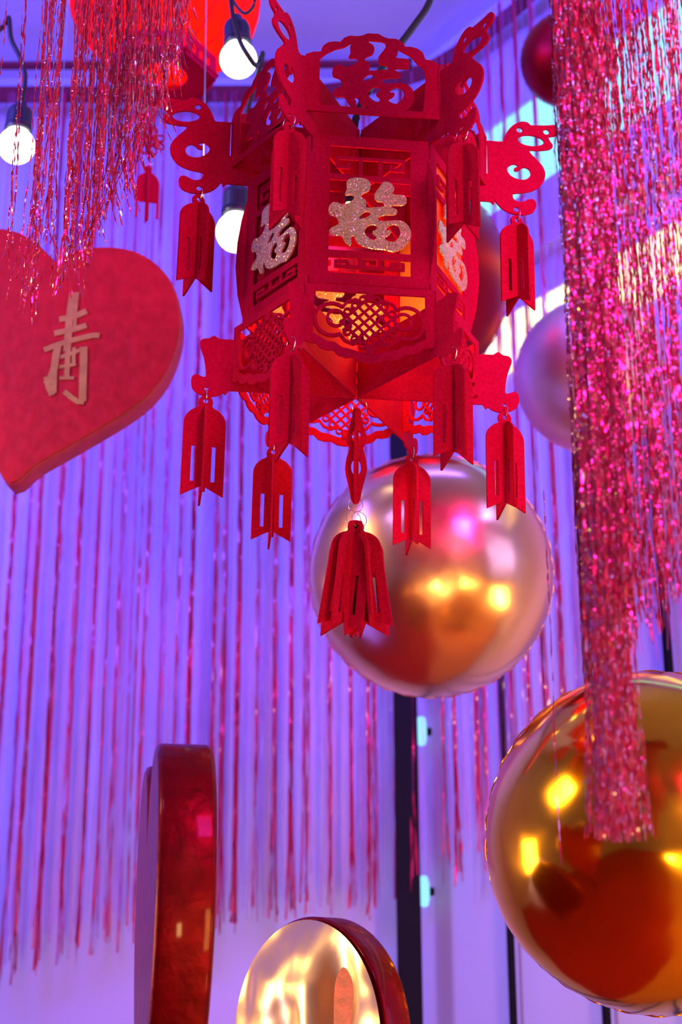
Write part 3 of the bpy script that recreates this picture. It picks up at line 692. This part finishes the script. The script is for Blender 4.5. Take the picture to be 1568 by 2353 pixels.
for dx, an, ti in ((-0.014, 0.45, 0.15), (0.018, -0.5, -0.15)):
    t = link('tassel', TA, M['felt_solid'], lan, loc=(dx * 0.15, -0.006, zb - 0.024)); t.scale = (1.06, 1.06, 1.06)
    t.rotation_euler = (Matrix.Rotation(ti, 3, 'Y') @ Matrix.Rotation(an, 3, 'Z')).to_euler()

# lamp inside the lantern and its cable
pl = thing('pendant_bulb', 'small warm bulb glowing inside the red hexagonal lantern', 'light bulb', LOC + Vector((-0.008, 0.0, 0.284)))
pl.scale = (0.6, 0.6, 0.5)
link('glass', lathe_mesh([(0, -0.022), (0.008, -0.020), (0.013, -0.012), (0.014, -0.004), (0.011, 0.006), (0.007, 0.014), (0.007, 0.020)], 20), M['glow'], pl, smooth=True)
link('socket', lathe_mesh([(0.0085, 0.014), (0.0095, 0.016), (0.0095, 0.045), (0.006, 0.052), (0, 0.052)], 20), M['socket'], pl, smooth=False)
L = bpy.data.lights.new('lantern_glow', 'POINT'); L.energy = 2.3; L.color = (1.0, 0.36, 0.08); L.shadow_soft_size = 0.02
o = bpy.data.objects.new('lantern_glow', L); COL.objects.link(o); o.location = LOC + Vector((0.03, 0.01, 0.13))
cp = [(820, 330, 1.90), (815, 290, 1.87), (828, 245, 1.86), (855, 195, 1.87), (893, 135, 1.90), (925, 95, 1.92), (955, 55, 1.94), (985, 10, 1.96), (1010, -60, 2.0)]
cpts = [at(*c) for c in cp]
def dense(pts, n=6):
    P = [Vector(p) for p in pts]; out = []
    for i in range(len(P) - 1):
        p0 = P[max(0, i - 1)]; p1 = P[i]; p2 = P[i + 1]; p3 = P[min(len(P) - 1, i + 2)]
        for j in range(n):
            t = j / n
            out.append(0.5 * ((2 * p1) + (-p0 + p2) * t + (2 * p0 - 5 * p1 + 4 * p2 - p3) * t * t + (-p0 + 3 * p1 - 3 * p2 + p3) * t ** 3))
    out.append(P[-1]); return out
def cable(name, pts, r, label, mat='rubber', cat='cable', group=None):
    d = dense(pts); o0 = d[0].copy(); me = tube_mesh([p - o0 for p in d], r, 12)
    o = link(name, me, M[mat], smooth=True, loc=o0); return tag(o, label, cat, group, 'thing')
cable('hanging_cable', [LOC + Vector((0.004, 0, 0.257))] + cpts, 0.0053, 'thick black cable running up out of the lantern crown')

# ------------------------------------------------------------------ string-light bulbs
def bulb(px, py, rpx, Y, label, tilt=(0, 0), sock_len=0.042):
    c = at(px, py, Y); R = rpx / FPX * (c - Vector((0, 0, CAMH))).dot(FWD)
    t = thing('festoon_bulb', label, 'light bulb', c, (tilt[0], tilt[1], 0), 'white festoon bulbs')
    prof = [(0, -R)] + [(R * math.sin(a), -R * math.cos(a)) for a in np.linspace(0.15, PI - 0.75, 18)] + [(R * 0.56, R * 0.92), (R * 0.52, R * 1.02)]
    link('glass', lathe_mesh(prof, 32), M['bulb'], t, smooth=True)
    s = R * 0.72
    sp = [(R * 0.50, R * 0.84), (s * 1.02, R * 0.90), (s * 1.06, R * 1.02), (s * 1.0, R * 1.10), (s * 1.05, R * 1.16), (s, R * 1.26), (s * 0.98, R * 2.0), (s * 0.86, R * 2.25), (s * 0.5, R * 2.4), (s * 0.45, R * 2.7), (0, R * 2.7)]
    link('socket', lathe_mesh(sp, 28), M['socket'], t, smooth=False)
    return t
bulb(548, 137, 43, 2.35, 'white festoon bulb in front of the red round lantern, top left of centre', (0.0, -0.06))
bulb(38, 335, 42, 2.5, 'white festoon bulb behind the left fringe, near the left edge', (0.0, 0.03))
bulb(543, 534, 47, 2.35, 'white festoon bulb touching the left side of the hexagonal lantern', (0.0, 0.0))
cable('festoon_cable', [at(588, -40, 2.3), at(584, 10, 2.3), at(560, 30, 2.32), at(530, -10, 2.32), at(525, -60, 2.3)], 0.0032, 'navy black cable looped above the upper festoon bulb')
cable('festoon_cable', [at(528, -30, 2.25), at(536, 40, 2.25), at(552, 95, 2.25), at(572, 130, 2.25), at(590, 150, 2.28), at(604, 122, 2.3), at(596, 160, 2.33), at(575, 230, 2.36), at(562, 300, 2.38), at(548, 400, 2.36), at(543, 425, 2.35)], 0.0042, 'navy black cable dropping in front of the upper bulb to the lower bulb')
cable('festoon_cable', [at(-30, 90, 2.5), at(8, 60, 2.5), at(20, 40, 2.5), at(26, 90, 2.5), at(45, 130, 2.5), at(58, 175, 2.5), at(52, 225, 2.5), at(44, 245, 2.5)], 0.0045, 'black cable arching down to the left edge festoon bulb')

# thin shiny string in front of the red round lantern
cable('hanging_string', [at(474, -60, 2.1), at(474, 40, 2.1), at(470, 260, 2.1), at(468, 470, 2.14), at(470, 560, 2.16)], 0.0011, 'thin pale string hanging in front of the red round lantern', 'wire', 'string')

# ------------------------------------------------------------------ red round lantern, upper left
c = at(380, 0, 2.75)
rl = thing('round_lantern', 'big glowing red round lantern with a dark fretwork rim at the top left', 'lantern', c)
RR = 0.197
prof = [(0.0, -RR * 0.80), (0.10 * RR, -RR * 0.80), (0.42 * RR, -RR * 0.76)] + [(RR * math.cos(a), RR * 0.80 * math.sin(a)) for a in np.linspace(-1.12, 1.12, 26)] + [(0.42 * RR, RR * 0.76), (0, RR * 0.78)]
link('globe', lathe_mesh(prof, 64), M['redpaper'], rl, smooth=True)
ribs = bmesh.new()
for i in range(16):
    a0 = 2 * PI * i / 16
    tm = tube_mesh([(RR * 1.004 * math.cos(b) * math.cos(a0), RR * 1.004 * math.cos(b) * math.sin(a0), RR * 0.804 * math.sin(b)) for b in np.linspace(-1.1, 1.1, 14)], 0.0014, 6)
    ribs.from_mesh(tm)
me = bpy.data.meshes.new('m'); ribs.to_mesh(me); ribs.free()
link('rib_cage', me, M['felt_solid'], rl, smooth=True)
# hexagonal foot with small windows
hexo = [(0.115 * math.cos(PI / 3 * i), 0.115 * math.sin(PI / 3 * i)) for i in range(6)]
fm = flat_mesh([hexo, circle(0, 0, 0.05)], 0.004, 'xy')
link('foot_plate', fm, M['felt'], rl, loc=(0, 0, -RR * 0.93))
side = flat_mesh([[(-0.052, -0.030), (0.052, -0.030), (0.052, 0.022), (-0.052, 0.022)], [(-0.006, -0.012), (0.006, -0.012), (0.006, 0.006), (-0.006, 0.006)],
                  [(0.018, -0.012), (0.030, -0.012), (0.030, 0.006), (0.018, 0.006)], [(-0.030, -0.012), (-0.018, -0.012), (-0.018, 0.006), (-0.030, 0.006)]], T, 'face', 0.095)
for k in range(6): link('foot_panel', side, M['felt'], rl, loc=(0, 0, -RR * 0.83), rot=fx(k))
# dark fretwork medallions on the globe
med = strokes_mesh(sum([stroke_loops(circle(0.014 * math.cos(a), 0.014 * math.sin(a), 0.008, n=8), 0.006, True) for a in np.linspace(0, 2 * PI, 6, endpoint=False)], []) + stroke_loops(circle(0, 0, 0.007, n=8), 0.006, True), 0.002, 'face', 0)
for az, el in ((-1.05, -0.22), (-2.3, -0.22), (-1.6, -0.1)):
    o = link('fretwork_medallion', med, M['darkpattern'], rl)
    n_ = Vector((math.cos(az) * math.cos(el), math.sin(az) * math.cos(el), math.sin(el)))
    o.location = Vector((n_.x * RR * 1.012, n_.y * RR * 1.012, RR * 0.81 * math.sin(el)))
    o.rotation_euler = n_.to_track_quat('X', 'Z').to_euler(); o.scale = (1, 1.5, 1.5)
L = bpy.data.lights.new('round_lantern_glow', 'POINT'); L.energy = 3.4; L.color = (1.0, 0.35, 0.12); L.shadow_soft_size = 0.04
o = bpy.data.objects.new('round_lantern_glow', L); COL.objects.link(o); o.location = c + Vector((0.04, -0.02, -0.04))
cable('hanging_cable', [c + Vector((0, 0, RR * 0.78)), c + Vector((0, 0.02, 0.5)), Vector((c.x, c.y + 0.03, ZC))], 0.004, 'thin black cable holding up the red round lantern')

# knot pendant hanging below it
kpos = at(335, 300, 2.6)
kn = thing('knot_pendant', 'small red openwork knot ornament with a tassel, above the heart', 'ornament', kpos)
def knot_me(axis):
    q_ = []
    sc_ = 0.030
    for i in range(8):
        a = 2 * PI * i / 8 + PI / 8; q_ += stroke_loops(circle(0.021 * math.cos(a), 0.021 * math.sin(a), 0.0095, 0.0062, 12, a), 0.0030, True)
    q_ += stroke_loops(circle(0, 0, 0.0095, n=12), 0.004, True)
    q_ += stroke_loops([(0, 0.028), (0, 0.052)], 0.006) + stroke_loops([(0, -0.028), (0, -0.040)], 0.006)
    return strokes_mesh(q_, T, axis, 0)
link('knot_plate', knot_me('fin'), M['felt_solid'], kn, loc=(0.008, 0, -0.022), rot=(0, 0, 0.3))
link('cross_plate', knot_me('face'), M['felt_solid'], kn, loc=(0.008, 0, -0.022), rot=(0, 0, 0.3))
link('wire_ring', ring_me, M['wire'], kn, loc=(0.008, 0, -0.066), rot=(0, 0, 0.4))
w_ = 0.022
pr = [(-w_, -0.105), (-w_, -0.030), (-w_ * 0.8, -0.018), (-0.007, -0.010), (-0.007, 0.004), (0.007, 0.004), (0.007, -0.010), (w_ * 0.8, -0.018), (w_, -0.030), (w_, -0.105), (0.017, -0.105), (0.017, -0.072), (0.004, -0.072), (0.004, -0.110), (-0.004, -0.110), (-0.004, -0.072), (-0.017, -0.072), (-0.017, -0.105)]
ts = link('tassel', flat_mesh([pr], T, 'fin'), M['felt_solid'], kn, loc=(0.008, 0, -0.082), rot=(0, 0, 0.25))
link('cross_blade', flat_mesh([pr], T, 'face', 0), M['felt_solid'], ts)
cable('hanging_string', [kpos + Vector((0.008, 0, 0.029)), kpos + Vector((0.02, 0.04, 0.11)), c + Vector((-0.02, -0.05, -RR * 0.80))], 0.0009, 'thin string tying the knot ornament to the round lantern', 'wire', 'string')

# ------------------------------------------------------------------ foam hearts and round props
def extrude_prop(outline, t, bev=0.004):
    me = flat_mesh([outline], t - 2 * bev, 'fin', 0, bev)   # plane x-z, thickness along y
    return me
def heart_outline(w, h):
    pts = []
    for i in range(72):
        if i in (1, 2, 3, 69, 70, 71): continue
        a = 2 * PI * i / 72
        x = 16 * math.sin(a) ** 3; y = 13 * math.cos(a) - 5 * math.cos(2 * a) - 2 * math.cos(3 * a) - math.cos(4 * a)
        pts.append((x / 16 * w / 2, (y + 2.5) / 14.5 * h / 2))
    return pts
# big heart, outline taken in its own upright plane
HY = 2.45
hc = at(60, 830, HY)
hpx = [(128, 604), (150, 588), (185, 576), (230, 571), (275, 573), (320, 585), (358, 610), (388, 646), (406, 690), (412, 740), (405, 790), (388, 838), (360, 884), (322, 922), (275, 955), (220, 988), (150, 1028), (80, 1068), (25, 1108),
       (-20, 1040), (-60, 980), (-110, 900), (-150, 810), (-165, 730), (-155, 650), (-120, 585), (-70, 545), (-10, 528), (45, 538), (90, 568)]
ol = []
for a, b in hpx:
    w3 = at(a, b, HY) - hc; ol.append((w3.x, w3.z))
big = thing('foam_heart', 'big glossy red heart with a gold brush character at the left', 'heart', hc, (0, 0, 0))
ol = smooth_closed(ol, 3)
big_me = flat_mesh([ol], 0.044, 'fin', 0.028, 0.004)
bo = link('heart_face', flat_mesh([ol], 0.002, 'fin', 0.0, 0.0015), M['heart_paint'], big)
big_o = link('heart_side', big_me, M['foam_side'], big)
def hw(px, py):
    w3 = at(px, py, HY) - hc; return (w3.x, w3.z)
def C3(x, y): return hw(x / 3.564, 540 + y / 3.564)
k_ = 1 / FPX * 2.3
q = []
for pts, w in (([(604, 480), (590, 560), (570, 720), (560, 860), (552, 960)], 62), ([(640, 480), (625, 620), (615, 760)], 26), ([(490, 700), (560, 690), (640, 665), (712, 632)], 52), ([(448, 815), (520, 800), (610, 780), (712, 750)], 50),
               ([(365, 950), (460, 912), (580, 875), (700, 845), (770, 830), (818, 832)], 46), ([(480, 900), (462, 1000), (448, 1100), (420, 1180), (385, 1230)], 62), ([(385, 1170), (400, 1250), (432, 1320)], 50), ([(455, 1000), (450, 1130), (445, 1300)], 44),
               ([(690, 925), (688, 1050), (682, 1200), (680, 1370)], 62), ([(690, 1375), (640, 1375), (590, 1340), (530, 1290)], 44), ([(560, 940), (556, 1050), (548, 1190)], 44), ([(610, 930), (605, 1060)], 30), ([(500, 1010), (600, 975), (660, 950)], 34), ([(490, 1090), (560, 1080), (625, 1066)], 30), ([(490, 1180), (610, 1180)], 28)):
    q += stroke_loops([C3(*p_) for p_ in pts], w / 3.564 / FPX * 2.6)
ch = strokes_mesh(q, 0.003, 'fin', -0.0035)
link('gold_character', ch, M['goldpaint'], big, label='gold brush-written character 青')
cable('hanging_string', [hc + Vector((0.03, 0.02, 0.15)), hc + Vector((0.03, 0.02, 0.8)), Vector((hc.x + 0.03, hc.y + 0.02, ZC))], 0.0009, 'thin string holding the big red heart', 'wire', 'string')

# heart seen edge-on, lower left
ec = at(420, 1728, 1.62)
hh = thing('foam_heart', 'glossy dark red heart seen edge-on at the lower left', 'heart', ec, (0, 0, math.radians(90 + 11)))
W2, H2 = 0.30, 0.46
o2 = heart_outline(W2, H2)
topz = max(z for x, z in o2); xt = [x for x, z in o2 if z == topz][0]
o2 = [(x - abs(xt) * -1, z - topz) for x, z in o2]
link('foam_body', flat_mesh([o2], 0.046, 'fin', 0, 0.006), M['gloss'], hh)
0 and link('hanging_loop', tube_mesh([(0.09, 0, -0.03), (0.09, 0.0, 0.0), (0.088, 0.003, 0.006), (0.086, 0, -0.0), (0.086, 0, -0.03)], 0.0008, 6), M['wire'], hh)
# round gold prop, bottom centre
gc = at(705, 2392, 2.0)
Rg = 0.143
gd = thing('gold_disc', 'round crinkled gold foil disc with a dark red edge at the bottom centre', 'disc', gc, (0, 0, math.radians(-50)))
gout = circle(0, 0, Rg, n=96)
link('disc_rim', flat_mesh([gout], 0.034, 'fin', 0.02, 0.003), M['gloss'], gd)
bm = bmesh.new(); vs = {}
NR, NA = 26, 72
rows = [[bm.verts.new((0, -0.004, 0))]]
for i in range(1, NR + 1):
    r = Rg * 0.992 * i / NR; row = []
    for j in range(NA):
        a = 2 * PI * j / NA; x, z = r * math.cos(a), r * math.sin(a)
        e = 1 - (i / NR) ** 6
        dpt = (mnoise.noise(Vector((x * 15, z * 9, 1.7))) * 0.020 + mnoise.noise(Vector((x * 34, z * 30, 5.7))) * 0.003) * e
        row.append(bm.verts.new((x, -0.005 - 0.004 * e + dpt, z)))
    rows.append(row)
for j in range(NA): bm.faces.new((rows[0][0], rows[1][j], rows[1][(j + 1) % NA]))
for i in range(1, NR):
    for j in range(NA): bm.faces.new((rows[i][j], rows[i + 1][j], rows[i + 1][(j + 1) % NA], rows[i][(j + 1) % NA]))
bmesh.ops.recalc_face_normals(bm, faces=bm.faces)
me = bpy.data.meshes.new('m'); bm.to_mesh(me); bm.free()
link('foil_face', me, M['crinkle'], gd, smooth=True)
